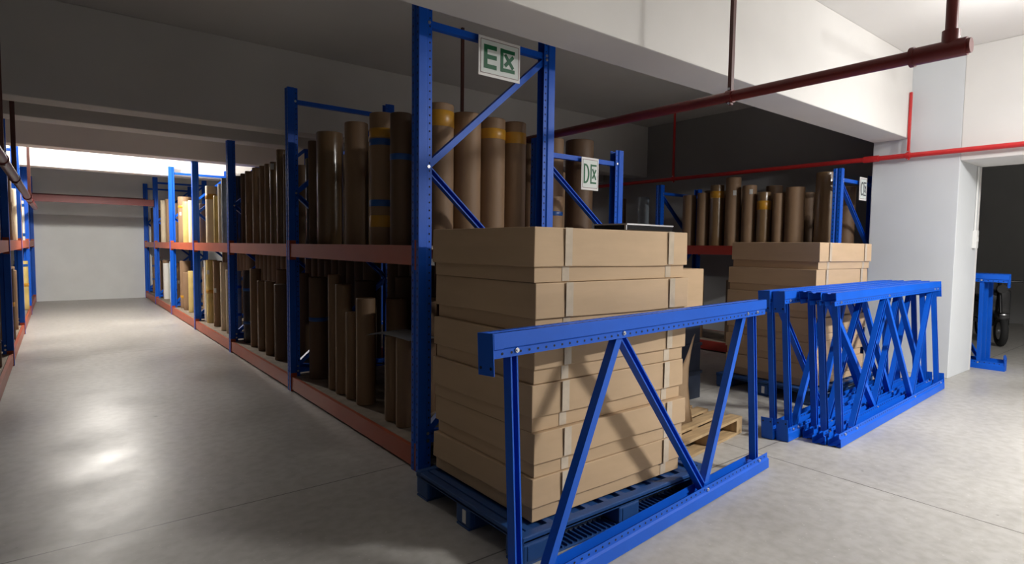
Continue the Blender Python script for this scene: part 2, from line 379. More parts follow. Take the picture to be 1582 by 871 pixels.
# ------------------------------------------------------------------ signs
def strip(bm, a, b, wd, y, mi=0):
    a = Vector(a); b = Vector(b); d = (b-a).normalized(); n = Vector((-d.y, d.x))*wd/2
    vs = [bm.verts.new((p.x, y, p.y)) for p in (a-n, b-n, b+n, a+n)]
    vs2 = [bm.verts.new((v.co.x, y+.0008, v.co.z)) for v in vs]
    bm.faces.new(vs); bm.faces.new(vs2[::-1])
    for i in range(4): bm.faces.new((vs[i], vs[(i+1) % 4], vs2[(i+1) % 4], vs2[i]))
def sign(letter, label, loc, W, H, ink, rotz=0):
    s = empty('area_sign', label, 'sign', loc, (0, 0, rotz), 'area letter signs on the rack ends')
    bm = bmesh.new(); box(bm, -W/2, W/2, 0, .006, -H/2, H/2, 0, .002); link('panel', to_mesh(bm, 'panel', M['sign_white']), s)
    bm = bmesh.new(); box(bm, -W/2+.018, W/2-.018, -.0012, .0005, -H/2+.022, H/2-.022); link('panel_face', to_mesh(bm, 'panel_face', M['sign']), s)
    bm = bmesh.new(); a, b = W/2-.017, H/2-.021
    for p, q in (((-a, -b), (a, -b)), ((-a, b), (a, b)), ((-a, -b), (-a, b)), ((a, -b), (a, b))): strip(bm, p, q, .004, -.0022)
    link('outline', to_mesh(bm, 'outline', M['sign_line']), s)
    h = H*.30; t = W*.082
    bm = bmesh.new(); xl = -W*.34; xr = -W*.08; y = -.0026
    if letter == 'E':
        strip(bm, (xl, -h), (xl, h), t, y)
        for z in (-h+t/2, 0, h-t/2): strip(bm, (xl-t/2+.001, z), (xr, z), t, y-.0009)
    elif letter == 'D':
        strip(bm, (xl, -h), (xl, h), t, y)
        R = h-t/2; n = 14; sx = (xr-xl)*.95
        pts = [(xl+.001, R)]+[(xl+sx*.25+sx*.75*math.cos(a), R*math.sin(a)) for a in [PI/2-PI*i/n for i in range(n+1)]]+[(xl+.001, -R)]
        for i, (p, q) in enumerate(zip(pts, pts[1:])): strip(bm, p, q, t, y-.0009-.0001*(i % 2))
    else:
        n = 16; R = h-t/2; cx = (xl+xr)/2+.006; rx = (xr-xl)*.55
        pts = [(cx+rx*math.cos(a), R*math.sin(a)) for a in [math.radians(50+260*i/n) for i in range(n+1)]]
        for i, (p, q) in enumerate(zip(pts, pts[1:])): strip(bm, p, q, t, y-.0009-.0001*(i % 2))
    link('letter', to_mesh(bm, 'letter', M[ink]), s)
    bm = bmesh.new(); xl = W*.045; xr = W*.36        # the character for "area": box open to the right with a cross in it
    strip(bm, (xl, -h), (xl, h), t*.85, y); strip(bm, (xl-t*.4, h-t/2), (xr, h-t/2), t*.85, y-.0009); strip(bm, (xl-t*.4, -h+t/2), (xr, -h+t/2), t*.85, y-.0009)
    c = (xl+xr)/2+.006; k = h*.56; kx = (xr-xl)*.32
    strip(bm, (c-kx, k*.95), (c+kx, -k), t*.8, y-.0012); strip(bm, (c+kx, k*.85), (c-kx, -k*.8), t*.8, y-.0020)
    link('character', to_mesh(bm, 'character', M[ink]), s)
    bm = bmesh.new()
    for sx in (-1, 1): box(bm, sx*W*.3-.008, sx*W*.3+.008, .006, .02, H/2-.06, H/2-.01)
    link('hook', to_mesh(bm, 'hook', M['steel']), s)
    return s
sign('E', 'white sign with green E and area character hung on the tall rack frame', (2.455, 3.292, 2.795), .36, .265, 'green')
sign('D', 'white sign with green D and area character hung on the shorter rack frame', (3.93, 3.842, 2.185), .225, .30, 'green')
sign('C', 'white sign with dark C and area character on the rack beside the white pillar', (8.12, 3.092, 2.29), .22, .29, 'black_ink')

# ------------------------------------------------------------------ rolls
ORD = ['first', 'second', 'third', 'fourth', 'fifth', 'sixth', 'seventh', 'eighth', 'ninth', 'tenth', 'eleventh', 'twelfth', 'thirteenth', 'fourteenth', 'fifteenth']
def roll_thing(x, y, r, h, z, m, label, group, bands=(), tag_z=None, seed=0, lean=0.0, name='paper_roll', face=(-.75, -.66)):
    R = random.Random(seed); a1, a2 = R.uniform(0, 6), R.uniform(0, 6); s1, s2 = R.uniform(.004, .012), R.uniform(.002, .006)
    SEG = 32
    rad = lambda t: r*(1+s1*math.sin(2*t+a1)+s2*math.sin(5*t+a2)-.014)
    bm = bmesh.new(); rows = []
    levels = [(0, .97), (.006, 1.0)]+[(h*k/6, 1+R.uniform(-.006, .003)) for k in range(1, 6)]+[(h-.010, 1.0), (h-.003, .985), (h, .95), (h-.001, .80), (h-.008, .72), (h-.010, .34), (h-.004, .32), (h-.004, .26), (h-.09, .25)]
    for z_, k in levels:
        rows.append([bm.verts.new((rad(2*PI*i/SEG)*k*math.cos(2*PI*i/SEG), rad(2*PI*i/SEG)*k*math.sin(2*PI*i/SEG), z_)) for i in range(SEG)])
    for a, (p, q) in enumerate(zip(rows, rows[1:])):
        for i in range(SEG):
            f = bm.faces.new((p[i], p[(i+1) % SEG], q[(i+1) % SEG], q[i])); f.smooth = a not in (0,)
            if a >= len(rows)-2: f.material_index = 1
    bm.faces.new(rows[0][::-1]); bm.faces.new(rows[-1]).material_index = 1
    me = to_mesh(bm, name, [M[m], M['core']])
    for p in me.polygons: p.use_smooth = True
    try: me.set_sharp_from_angle(angle=math.radians(50))
    except Exception: pass
    o = link(name, me, None, (x, y, z), (R.uniform(-1, 1)*lean, R.uniform(-1, 1)*lean, 0)); tag(o, label, 'roll', group)
    for bz, bh, bmname in bands:
        bm = bmesh.new(); rr = []
        for k, (dz, e) in enumerate(((0, .0004), (.002, .0022), (bh-.002, .0022), (bh, .0004))):
            rr.append([bm.verts.new(((rad(2*PI*i/SEG)*1.004+e)*math.cos(2*PI*i/SEG), (rad(2*PI*i/SEG)*1.004+e)*math.sin(2*PI*i/SEG), bz+dz)) for i in range(SEG)])
        for p, q in zip(rr, rr[1:]):
            for i in range(SEG): bm.faces.new((p[i], p[(i+1) % SEG], q[(i+1) % SEG], q[i])).smooth = True
        b = link('tape_band', to_mesh(bm, 'tape_band', M[bmname]), o)
        b['label'] = 'yellow tape band' if 'yellow' in bmname else 'blue tape band'
    if tag_z:
        bm = bmesh.new(); c = math.atan2(face[1], face[0]); wa = .045/r; g = []
        for zz in (tag_z, tag_z+.07):
            g.append([bm.verts.new(((rad(c+wa*(k/6-.5))+.0030)*math.cos(c+wa*(k/6-.5)), (rad(c+wa*(k/6-.5))+.0030)*math.sin(c+wa*(k/6-.5)), zz)) for k in range(7)])
        for k in range(6): bm.faces.new((g[0][k], g[0][k+1], g[1][k+1], g[1][k]))
        bmesh.ops.solidify(bm, geom=bm.faces[:], thickness=.0012)
        link('paper_label', to_mesh(bm, 'paper_label', M['label']), o)
    return o
BT, YT = 'blue_tape', 'yellow_tape'
DESC = {'kraft': 'plain brown paper roll', 'kraft_dark': 'dark brown paper roll', 'kraft_gloss': 'glossy film-wrapped brown roll', 'cream': 'cream paper roll',
        'white_paper': 'white paper roll', 'yellow_wrap': 'yellowish wrapped roll', 'grey_film': 'grey film-wrapped roll', 'pale_blue': 'pale blue wrapped roll', 'dark_film': 'black film-wrapped roll'}
GR = 'tall paper rolls standing on the rack shelves'
seed = [100]
def row(where, zb, items):
    """items: (x, y, r, h, material, bands, tag) listed from the near post outwards"""
    for i, it in enumerate(items):
        x, y, r, h, m = it[:5]; bands = it[5] if len(it) > 5 else (); tg = it[6] if len(it) > 6 else None
        d = DESC[m]
        if bands:
            cs = {b[2] for b in bands}; d = d.replace('plain ', '')+(' with blue and yellow bands' if len(cs) > 1 else ' with blue bands' if BT in cs else ' with yellow band')
        elif tg: d = d.replace('plain ', '')+' with white label'
        seed[0] += 1
        roll_thing(x, y, r, h, zb, m, '%s, %s %s' % (d, ORD[i], where), GR, bands, tg, seed[0])
UP, LO = 1.5, .152
row('on upper shelf, E rack first bay', UP, [
    (2.01, 3.90, .08, .96, 'kraft_dark', ((.62, .045, BT),)),
    (2.036, 4.256, .106, 1.02, 'kraft', ((.30, .05, BT), (.77, .05, BT), (.83, .07, YT), (.14, .09, YT))),
    (2.031, 4.758, .101, 1.03, 'kraft'), (2.055, 5.438, .125, 1.05, 'kraft_gloss'), (2.00, 5.70, .06, 1.0, 'kraft_dark')])
row('across the E rack end, left to right', UP, [
    (2.151, 3.596, .104, .99, 'kraft', ((.83, .11, YT),)), (2.385, 3.60, .108, .96, 'kraft'),
    (2.612, 3.595, .104, .955, 'kraft', ((.80, .075, YT),)), (2.822, 3.585, .092, .955, 'kraft', ((.79, .085, YT),))])
row('in the back row, upper shelf, E rack first bay', UP, [
    (2.27, 3.93, .1, .93, 'kraft'), (2.55, 3.92, .1, .9, 'kraft_dark'), (2.8, 3.9, .1, .95, 'kraft'), (2.32, 4.6, .11, .95, 'kraft_dark'), (2.62, 4.75, .1, .9, 'kraft'),
    (2.35, 5.15, .1, .95, 'kraft'), (2.3, 5.75, .1, .9, 'kraft_dark')])
row('on upper shelf, E rack second bay', UP, [
    (2.17, 6.20, .09, .90, 'dark_film'), (2.03, 6.60, .06, .98, 'kraft_dark'), (2.01, 6.783, .06, 1.05, 'kraft_gloss'), (2.01, 7.038, .06, .94, 'kraft_gloss', (), .85), (2.01, 7.252, .06, .94, 'kraft'),
    (2.01, 7.477, .06, .94, 'kraft'), (2.01, 7.805, .06, .95, 'kraft'), (2.01, 8.159, .06, .94, 'kraft'), (2.01, 8.40, .06, .93, 'kraft_dark'), (2.25, 7.4, .1, .88, 'kraft_dark'), (2.25, 8.0, .1, .88, 'kraft_dark'), (2.25, 6.8, .09, .9, 'kraft_dark')])
row('on upper shelf, E rack third bay', UP, [
    (2.05, 8.85, .09, .94, 'dark_film'), (2.06, 9.25, .08, .95, 'grey_film', ((.3, .04, BT),)), (2.01, 9.57, .06, .97, 'grey_film'), (2.01, 9.799, .06, .90, 'cream'), (2.015, 10.137, .065, .74, 'yellow_wrap'), (2.035, 10.75, .085, .94, 'cream', ((.72, .09, YT),)), (2.2, 10.9, .07, .75, 'kraft_dark')])
row('on upper shelf, E rack fourth bay', UP, [(2.01, 11.42, .06, .68, 'kraft'), (2.01, 12.383, .06, .79, 'cream'), (2.075, 13.55, .125, .93, 'kraft', ((.7, .05, YT),), .55), (2.05, 13.0, .1, .8, 'yellow_wrap')])
row('on upper shelf, E rack fifth bay', UP, [(2.01, 15.28, .06, .98, 'kraft'), (2.06, 14.6, .1, .85, 'kraft_dark'), (2.011, 16.1, .061, 1.0, 'cream')])
row('on upper shelf, E rack last bay', UP, [(2.01, 17.45, .06, .74, 'kraft'), (2.04, 17.95, .09, .9, 'kraft_dark'), (2.05, 16.8, .09, .8, 'kraft')])
row('on lower shelf, E rack first bay', LO, [
    (2.01, 3.84, .066, .665, 'kraft'), (2.012, 4.03, .066, .655, 'kraft'), (2.03, 4.579, .08, .90, 'kraft'), (2.01, 4.806, .06, .76, 'kraft'), (2.02, 5.03, .075, .99, 'kraft'), (2.01, 5.22, .06, 1.07, 'kraft'),
    (2.043, 5.744, .093, 1.02, 'kraft_dark', ((.58, .04, BT),)), (2.393, 4.72, .1, .87, 'kraft'), (2.35, 5.3, .1, 1.0, 'kraft_dark'), (2.32, 4.1, .1, .9, 'kraft_dark'), (2.6, 4.4, .1, .9, 'kraft_dark'), (2.35, 3.72, .1, .9, 'kraft_dark'), (2.6, 4.95, .1, 1.05, 'kraft_dark')])
row('on lower shelf, E rack second bay', LO, [
    (2.06, 6.92, .11, .88, 'kraft_dark'), (2.01, 7.3, .06, .89, 'kraft'), (2.01, 7.641, .06, .88, 'kraft_gloss'), (2.02, 7.99, .07, 1.02, 'kraft'), (2.05, 8.40, .09, .98, 'dark_film', ((.25, .04, BT), (.7, .04, BT))),
    (2.28, 7.0, .1, 1.0, 'kraft'), (2.27, 7.6, .1, 1.02, 'kraft'), (2.3, 6.45, .1, .95, 'kraft_dark')])
row('on lower shelf, E rack third bay', LO, [
    (2.02, 9.0, .06, .95, 'grey_film', ((.3, .04, BT), (.7, .04, BT))), (2.01, 9.373, .06, .95, 'cream'), (2.01, 9.743, .06, 1.05, 'cream'), (2.02, 10.266, .07, 1.06, 'kraft', (), .55), (2.03, 10.80, .085, 1.06, 'yellow_wrap', ((.5, .06, YT),), .82), (2.01, 11.03, .055, 1.05, 'white_paper')])
row('on lower shelf, E rack fourth bay', LO, [(2.06, 12.6, .1, .8, 'yellow_wrap'), (2.05, 13.1, .1, .75, 'kraft'), (2.06, 13.55, .1, .97, 'kraft', ((.2, .06, YT),)), (2.2, 12.0, .1, .9, 'kraft')])
row('on lower shelf, E rack fifth bay', LO, [(2.01, 14.916, .06, .92, 'pale_blue'), (2.02, 15.85, .075, .85, 'white_paper'), (2.25, 15.3, .1, .88, 'kraft', (), .4), (2.06, 16.12, .09, .92, 'kraft')])
row('on lower shelf, E rack last bay', LO, [(2.04, 17.15, .085, .88, 'kraft'), (2.05, 17.95, .095, .96, 'kraft', ((.35, .04, BT), (.7, .04, BT)))])
row('on upper shelf, left rack', UP+.003, [
    (-.565, 8.74, .06, .9, 'kraft'), (-.57, 9.6, .09, .86, 'kraft'), (-.58, 10.6, .1, .9, 'kraft'), (-.56, 11.7, .08, .78, 'cream'), (-.58, 13.0, .09, .85, 'cream'), (-.60, 14.0, .1, .84, 'kraft'),
    (-.56, 15.02, .058, .78, 'white_paper', ((.08, .06, BT), (.66, .06, BT))), (-.57, 16.5, .09, .8, 'cream')])
row('on lower shelf, left rack', LO, [
    (-.57, 8.15, .07, .95, 'kraft_dark'), (-.58, 9.75, .1, .95, 'kraft'), (-.56, 10.35, .08, .97, 'kraft_dark', ((.45, .06, YT),)), (-.59, 11.5, .09, .9, 'kraft'), (-.61, 13.0, .11, .9, 'kraft'), (-.575, 14.75, .11, .95, 'yellow_wrap', ((.45, .07, YT), (.84, .05, BT))), (-.6, 16.2, .1, .85, 'kraft')])
row('on upper shelf, D rack', UP, [
    (4.14, 4.20, .142, 1.06, 'kraft_dark'), (3.77, 4.18, .10, 1.03, 'kraft', ((.3, .04, BT),)), (3.5, 4.2, .1, .95, 'kraft_dark'), (4.24, 4.65, .1, .8, 'kraft'), (4.24, 5.0, .09, .82, 'kraft'), (4.24, 5.5, .1, .8, 'kraft_dark'),
    (3.6, 4.8, .1, .9, 'kraft_dark'), (4.24, 6.05, .1, .75, 'kraft_dark'), (4.2, 6.9, .1, .8, 'kraft_dark')])
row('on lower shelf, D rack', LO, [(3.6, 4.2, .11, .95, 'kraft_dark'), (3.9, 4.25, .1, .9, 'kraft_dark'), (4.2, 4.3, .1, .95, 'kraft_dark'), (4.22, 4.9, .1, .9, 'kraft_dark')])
row('on upper shelf, C rack', 1.55, [
    (7.74, 3.38, .125, .94, 'kraft_gloss'), (7.72, 3.762, .12, .78, 'kraft'), (7.68, 3.964, .075, .71, 'kraft'), (7.695, 4.178, .09, .74, 'kraft_gloss', ((.5, .12, YT),)), (7.698, 4.40, .098, .85, 'kraft', (), .72),
    (7.705, 4.653, .105, .98, 'kraft', (), .72), (7.70, 4.91, .1, .89, 'kraft_gloss', ((.7, .1, YT),)), (7.693, 5.133, .093, .79, 'kraft'), (7.701, 5.384, .101, .77, 'kraft'), (7.72, 6.3, .1, .8, 'grey_film'), (7.72, 6.8, .1, .8, 'kraft_dark'),
    (8.0, 4.2, .11, .85, 'kraft_dark'), (8.0, 3.5, .1, .5, 'kraft'), (8.0, 4.7, .11, .85, 'kraft_dark'), (8.0, 5.2, .11, .85, 'kraft_dark')])
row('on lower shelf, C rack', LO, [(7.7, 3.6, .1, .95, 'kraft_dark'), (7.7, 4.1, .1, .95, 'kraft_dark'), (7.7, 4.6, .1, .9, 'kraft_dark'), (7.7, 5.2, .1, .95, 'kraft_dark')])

for k, (lo_, nm) in enumerate(((3.62, 'first'), (6.2, 'second'), (8.82, 'third'), (11.42, 'fourth'))):  # hidden rolls added to block the bright view through the lower shelves
    row('in the added back row, lower shelf, E rack %s bay' % nm, LO, [(2.83, lo_+.245*q, .105, 1.17+.03*math.sin(q*2+k), 'kraft_dark') for q in range(9)])
row('in the added back row, upper shelf, C rack', 1.55, [(8.30, 3.36+.25*q, .11, .80+.06*math.sin(q*2), 'kraft_dark') for q in range(9)])  # unseen row added to darken the gaps between the front rolls
# white film sheet lying over the two short rolls
bm = bmesh.new(); g = []
for i in range(9):
    for s in range(5):
        u = i/8; v = s/4
        z = .826+.004*math.sin(7*u+3*v)-(.055*max(0, (u-.72)/.28)**1.3)
        g.append(bm.verts.new((1.925+.26*v, 3.62+.72*u, z)))
for i in range(8):
    for s in range(4): bm.faces.new((g[i*5+s], g[(i+1)*5+s], g[(i+1)*5+s+1], g[i*5+s+1])).smooth = True
bmesh.ops.solidify(bm, geom=bm.faces[:], thickness=.006)
tag(link('plastic_film', to_mesh(bm, 'plastic_film', M['film'])), 'grey-white plastic film draped over two short rolls on the near lower shelf', 'film')

# ------------------------------------------------------------------ cartons
def carton(loc, rotz, W, D, H, label, group, base_h=.075, seed=1, tape=True, mname='card'):
    R = random.Random(seed)
    c = empty('carton', label, 'box', loc, (0, 0, rotz), group)
    bm = bmesh.new(); box(bm, .012, W-.012, .014, D-.012, 0, H-.02, 0, .003); link('base', to_mesh(bm, 'base', [M[mname]]), c)
    bm = bmesh.new(); vs = box(bm, 0, W, 0, D, base_h, H-.0015, 0, .005)
    # cardboard skirt sags a little between its corners
    bmesh.ops.subdivide_edges(bm, edges=[e for e in bm.edges if abs(e.verts[0].co.x-e.verts[1].co.x) > W*.5 or abs(e.verts[0].co.y-e.verts[1].co.y) > D*.5], cuts=9, use_grid_fill=True)
    p1, p2 = R.uniform(0, 6), R.uniform(0, 6)
    for v in bm.verts:
        if v.co.z < base_h+.01:
            v.co.z += .003*math.sin(v.co.x*5+p1)*math.sin(v.co.y*4+p2)+.004
            if v.co.y < .02: v.co.y -= .004*abs(math.sin(v.co.x*4+p1))
            if v.co.x < .02: v.co.x -= .004*abs(math.sin(v.co.y*4+p2))
    link('lid', to_mesh(bm, 'lid', M[mname]), c)
    if tape:
        for tx in (.215, W-.165):
            bm = bmesh.new()
            box(bm, tx-.024, tx+.024, -.0092, -.0080, base_h+.010, H-.001); box(bm, tx-.024, tx+.024, .0116, .0130, .004, base_h+.02)
            link('clear_tape', to_mesh(bm, 'clear_tape', M['tape']), c)
    return c
LEV = ['bottom', 'second from the bottom', 'third from the bottom', 'fourth from the bottom', 'second from the top', 'topmost']
z = .152; dx = [0, .004, -.008, -.004, .006, -.012]; dy = [.004, 0, .006, .002, .008, 0]
HB = [.222, .225, .235, .24, .25, .268]
for i in range(6):
    carton((1.775+dx[i], 2.075+dy[i], z), math.radians([.2, -.3, .3, 0, -.4, .2][i]), 1.2, .93, HB[i], 'large flat brown carton, %s, near stack' % LEV[i], 'cartons stacked behind the lying frame', seed=i, base_h=.07)
    z += HB[i]+.001
z = .152; dx = [0, .006, -.006, .01, 0, .05]; dy = [0, .005, .0, .008, 0, -.01]
for i in range(6):
    carton((5.76+dx[i]*.5, 2.57+dy[i], z), math.radians([0, .4, -.3, .3, 0, -.6][i]), 1.2, .93, HB[i]-.003, 'large flat brown carton, %s, far stack by the pillar' % LEV[i], 'cartons stacked near the pillar', seed=10+i, base_h=.07, tape=i in (4, 5))
    z += HB[i]-.002

def small_box(loc, rotz, W, D, H, label, mname='card'):
    o = empty('carton', label, 'box', loc, (0, 0, rotz), 'small cartons in the gap between the racks')
    bm = bmesh.new(); box(bm, 0, W, 0, D, 0, H-.003, 0, .005); link('body', to_mesh(bm, 'body', M[mname]), o)
    bm = bmesh.new(); box(bm, .003, W-.003, .003, D/2-.002, H-.003, H, 0); box(bm, .003, W-.003, D/2+.002, D-.003, H-.003, H, 0); link('flap', to_mesh(bm, 'flap', M[mname]), o)
    return o
def crate(loc, rz, label):
    o = empty('plastic_crate', label, 'crate', loc, (0, 0, rz), 'dark crates in the gap between the racks')
    bm = bmesh.new(); box(bm, 0, .5, 0, .4, 0, .01)
    for (a, b, c_, d) in ((0, .5, 0, .012), (0, .5, .388, .4), (0, .012, .012, .388), (.488, .5, .012, .388)): box(bm, a, b, c_, d, .01, .28, 0, .002)
    link('shell', to_mesh(bm, 'shell', M['crate']), o)
    bm = bmesh.new()
    for (a, b, c_, d) in ((-.012, .512, -.012, 0), (-.012, .512, .4, .412), (-.012, 0, 0, .4), (.5, .512, 0, .4)): box(bm, a, b, c_, d, .25, .28, 0, .002)
    link('rim', to_mesh(bm, 'rim', M['crate']), o)
for i in range(3): crate((4.58, 3.36, .281*i), .02*i, 'dark plastic crate, %s of three under the brown box in the gap' % ['bottom', 'middle', 'top'][i])
small_box((4.62, 3.32, .845), math.radians(2), .42, .42, .46, 'lone brown box on dark crates in the gap behind the near carton stack')
for i in range(4): crate((5.12, 4.05, .281*i), .03*i, 'dark plastic crate, %s of four under the yellow bundle' % ['bottom', 'second', 'third', 'top'][i])
bm = bmesh.new(); cyl(bm, (5.12, 4.25, 1.212), (5.58, 4.29, 1.212), .085, 20)
tag(link('wrapped_bundle', to_mesh(bm, 'wrapped_bundle', M['yellow_wrap'], True)), 'yellow wrapped bundle lying on the dark crates in the gap', 'bundle')

# black flat tray on the near carton stack
t = empty('flat_tray', 'black flat tray with bright metal rim lying on the near carton stack', 'tray', (2.47, 2.125, 1.600), (0, 0, .04))
bm = bmesh.new(); box(bm, 0, .43, 0, .24, 0, .030, 0, .004); link('tray_body', to_mesh(bm, 'tray_body', M['black']), t)
bm = bmesh.new()
for a, b, c_, d in ((-.004, .434, -.004, .004), (-.004, .434, .236, .244), (-.004, .004, 0, .24), (.426, .434, 0, .24)): box(bm, a, b, c_, d, .028, .036, 0)
box(bm, -.006, 0, 0, .012, 0, .03)
link('rim', to_mesh(bm, 'rim', M['steel']), t)

# ------------------------------------------------------------------ pallets
def blue_pallet(loc, W, D, label):
    p = empty('plastic_pallet', label, 'pallet', loc, (0, 0, 0), 'blue plastic pallets under the cartons')
    bm = bmesh.new(); box(bm, 0, W, 0, D, .118, .132, 0, .003)
    for a, b, c_, d in ((0, W, 0, .05), (0, W, D-.05, D), (0, .05, .05, D-.05), (W-.05, W, .05, D-.05)): box(bm, a, b, c_, d, .112, .150, 0, .006)
    n = 11
    for k in range(n): x = .08+(W-.16)*k/(n-1); box(bm, x-.02, x+.02, .05, D-.05, .130, .148, 0, .002)
    link('deck', to_mesh(bm, 'deck', M['pallet_blue']), p)
    for i in range(3):
        for j in range(3):
            bx = (0, (W-.17)/2, W-.17)[i]; by = (0, (D-.14)/2, D-.14)[j]
            bm = bmesh.new(); box(bm, bx+.002, bx+.168, by+.002, by+.138, .012, .114, 0, .012)
            box(bm, bx+.03, bx+.14, by-.001, by+.004, .03, .10, 0)
            link('foot', to_mesh(bm, 'foot', M['pallet_blue']), p)
    for j in range(3):
        by = (0, (D-.14)/2, D-.14)[j]
        bm = bmesh.new(); box(bm, 0, W, by+.01, by+.13, 0, .012, 0, .003)
        for k in range(int(W/.035)):
            x = .02+k*.035; box(bm, x, x+.006, by+.015, by+.125, .012, .022, 0)
        link('runner', to_mesh(bm, 'runner', M['pallet_blue']), p)
        bm = bmesh.new(); box(bm, .17, W-.17, by+.12, by+.128, .012, .026, 0)
        link('runner_edge', to_mesh(bm, 'runner_edge', M['rib']), p)
    for sx, yy in ((-.0015, .36), (-.0015, .58)):
        bm = bmesh.new(); box(bm, sx-.001, .002, D*.47+.0, D*.47+.03, .03, .10, 0); 
    link('paper_label', to_mesh(bm, 'paper_label', M['label']), p)
    return p
blue_pallet((1.66, 2.005, 0), 1.50, 1.02, 'dark blue plastic pallet under the near stack of large cartons')
blue_pallet((5.66, 2.50, 0), 1.42, 1.05, 'dark blue plastic pallet under the far stack of cartons near the pillar')
p = empty('wooden_pallet', 'empty pale wooden pallet on the floor behind the lying blue frame', 'pallet', (3.32, 2.36, 0), (0, 0, math.radians(7)))
for k in range(7):
    bm = bmesh.new(); y = k*.147; box(bm, 0, 1.06, y, y+.105, .118, .138, 0, .003); link('deck_board', to_mesh(bm, 'deck_board', M['wood']), p)
for k in range(3):
    bm = bmesh.new(); x = (0, .48, .96)[k]; box(bm, x, x+.10, .0, .987, .022, .118, 0, .003); link('stringer', to_mesh(bm, 'stringer', M['wood']), p)
for k in range(3):
    bm = bmesh.new(); y = (0, .44, .88)[k]; box(bm, 0, 1.06, y, y+.107, 0, .022, 0, .003); link('bottom_board', to_mesh(bm, 'bottom_board', M['wood']), p)

# torn piece of carton standing on the wooden pallet
bm = bmesh.new(); A = []
n = 16
for k in range(n+1):
    u = k/n; x = 3.46+.44*u; y = 2.52+.12*math.sin(u*PI*.55)
    top = .70-.24*math.sin(PI*min(1, u/.96))**.8
    A.append([bm.verts.new((x, y+.05*math.sin(PI*s/5)*u, .142+top*s/5)) for s in range(6)])
for a, b in zip(A, A[1:]):
    for s in range(5): bm.faces.new((a[s], b[s], b[s+1], a[s+1])).smooth = True
bmesh.ops.solidify(bm, geom=bm.faces[:], thickness=.006)
tag(link('cardboard_sheet', to_mesh(bm, 'cardboard_sheet', M['card'])), 'bent torn cardboard piece standing on the wooden pallet beside the near carton stack', 'cardboard')

# ------------------------------------------------------------------ loose upright frames
def lying_frame(label, loc, rotz, lean, L, W, nodes, posts, flip=False, group=None):
    f = empty('rack_frame', label, 'frame', loc, (0, 0, 0), group)
    f.rotation_euler = (Matrix.Rotation(rotz, 3, 'Z') @ Matrix.Rotation(-lean, 3, 'X')).to_euler()
    frame_parts(f, Matrix.Identity(4), L, W, nodes, posts, flip=flip)
    return f
lying_frame('single blue steel frame standing on its long side, leaning on the near cartons', (1.325, 1.782, .006), math.radians(5.2), math.radians(3.0), 2.49, 1.15,
            [(.30, 0), (.86, 1), (1.66, 0), (2.22, 1)], [.13, 2.36])
NOD = [(.22, 1), (1.05, 0), (1.72, 1), (2.62, 0)]
POS = ['front', 'second', 'middle', 'fourth', 'rearmost']
for i in range(5):
    fl = i < 3
    lying_frame('blue steel frame, %s of five leaning before the far cartons' % POS[i], ((4.63, 4.60, 4.66, 4.44, 4.40)[i], 1.878+.102*i, .006), math.radians(2.9), math.radians((4.2, 4.0, 3.9, 3.7, 3.6)[i]), 2.98, 1.17,
                NOD if i % 2 == 0 else [(.2, 0), (.95, 1), (1.75, 0), (2.7, 1)], [.11, 2.86], flip=fl, group='blue frames leaning before the far cartons')
for i in range(3):
    lying_frame('blue steel frame in the dark doorway past the pillar, %s of three' % ['left', 'middle', 'right'][i], (9.40+.12*i, 1.83+.03*i, .006), math.radians(90), math.radians(3), 2.98, 1.22, [(.36, 1), (1.0, 0), (1.7, 1), (2.6, 0)] if i != 1 else [(.25, 0), (.85, 1), (1.7, 0)], [.27-.05*i, 2.8], flip=False, group='blue frames in the doorway')

# ------------------------------------------------------------------ pipes
def pipe(name, label, m, runs, hangers, hm, hr=.016, square=True, joints=(), parts=()):
    o = empty(name, label, 'pipe', runs[0][0])
    off = Vector(runs[0][0])
    def add(nm, bm, mm, sm=True):
        bmesh.ops.translate(bm, verts=bm.verts, vec=-off); link(nm, to_mesh(bm, nm, M[mm], sm), o)
    for a, b, r in runs:
        bm = bmesh.new(); cyl(bm, a, b, r, 20); add('pipe_run', bm, m)
    for hg in hangers:
        x, y, z0 = hg[:3]; zt = hg[3] if len(hg) > 3 else SLAB-.005
        bm = bmesh.new()
        box(bm, x-hr, x+hr, y-hr*.8, y+hr*.8, z0-.055, zt, 0, .002)
        add('hanger', bm, hm, False)
        bm = bmesh.new(); cyl(bm, (x, y-.022, z0), (x, y+.022, z0), runs[0][2]+.008, 18); add('clamp', bm, m)
        bm = bmesh.new()
        cyl(bm, (x-hr-.006, y, z0-.047), (x+hr+.006, y, z0-.047), .008, 8); add('bolt', bm, 'steel')
        bm = bmesh.new(); cyl(bm, (x-hr-.006, y, z0+.047), (x+hr+.006, y, z0+.047), .008, 8); add('bolt', bm, 'steel')
    for (a, b, r) in joints:
        bm = bmesh.new(); cyl(bm, a, b, r, 20); add('coupling', bm, m)
    return o
PX = 3.50
o = pipe('sprinkler_pipe', 'thick backlit red pipe hanging across the beam, elbow at its near end', 'red_pipe', [((PX, .94, 2.5), (PX, 12, 2.5), .034), ((PX, .97, 2.5), (PX, .97, SLAB-.005), .026)],
         [(PX+.0, 2.16, 2.5), (PX, 5.37, 2.5), (PX, 9.0, 2.5)], 'brown_pipe', joints=[((PX, .90, 2.5), (PX, 1.13, 2.5), .044), ((PX, .97, 2.5), (PX, .97, 2.59), .038), ((PX, .885, 2.5), (PX, .90, 2.5), .036), ((PX, 1.12, 2.5), (PX, 1.14, 2.5), .050)])
P2 = 8.17
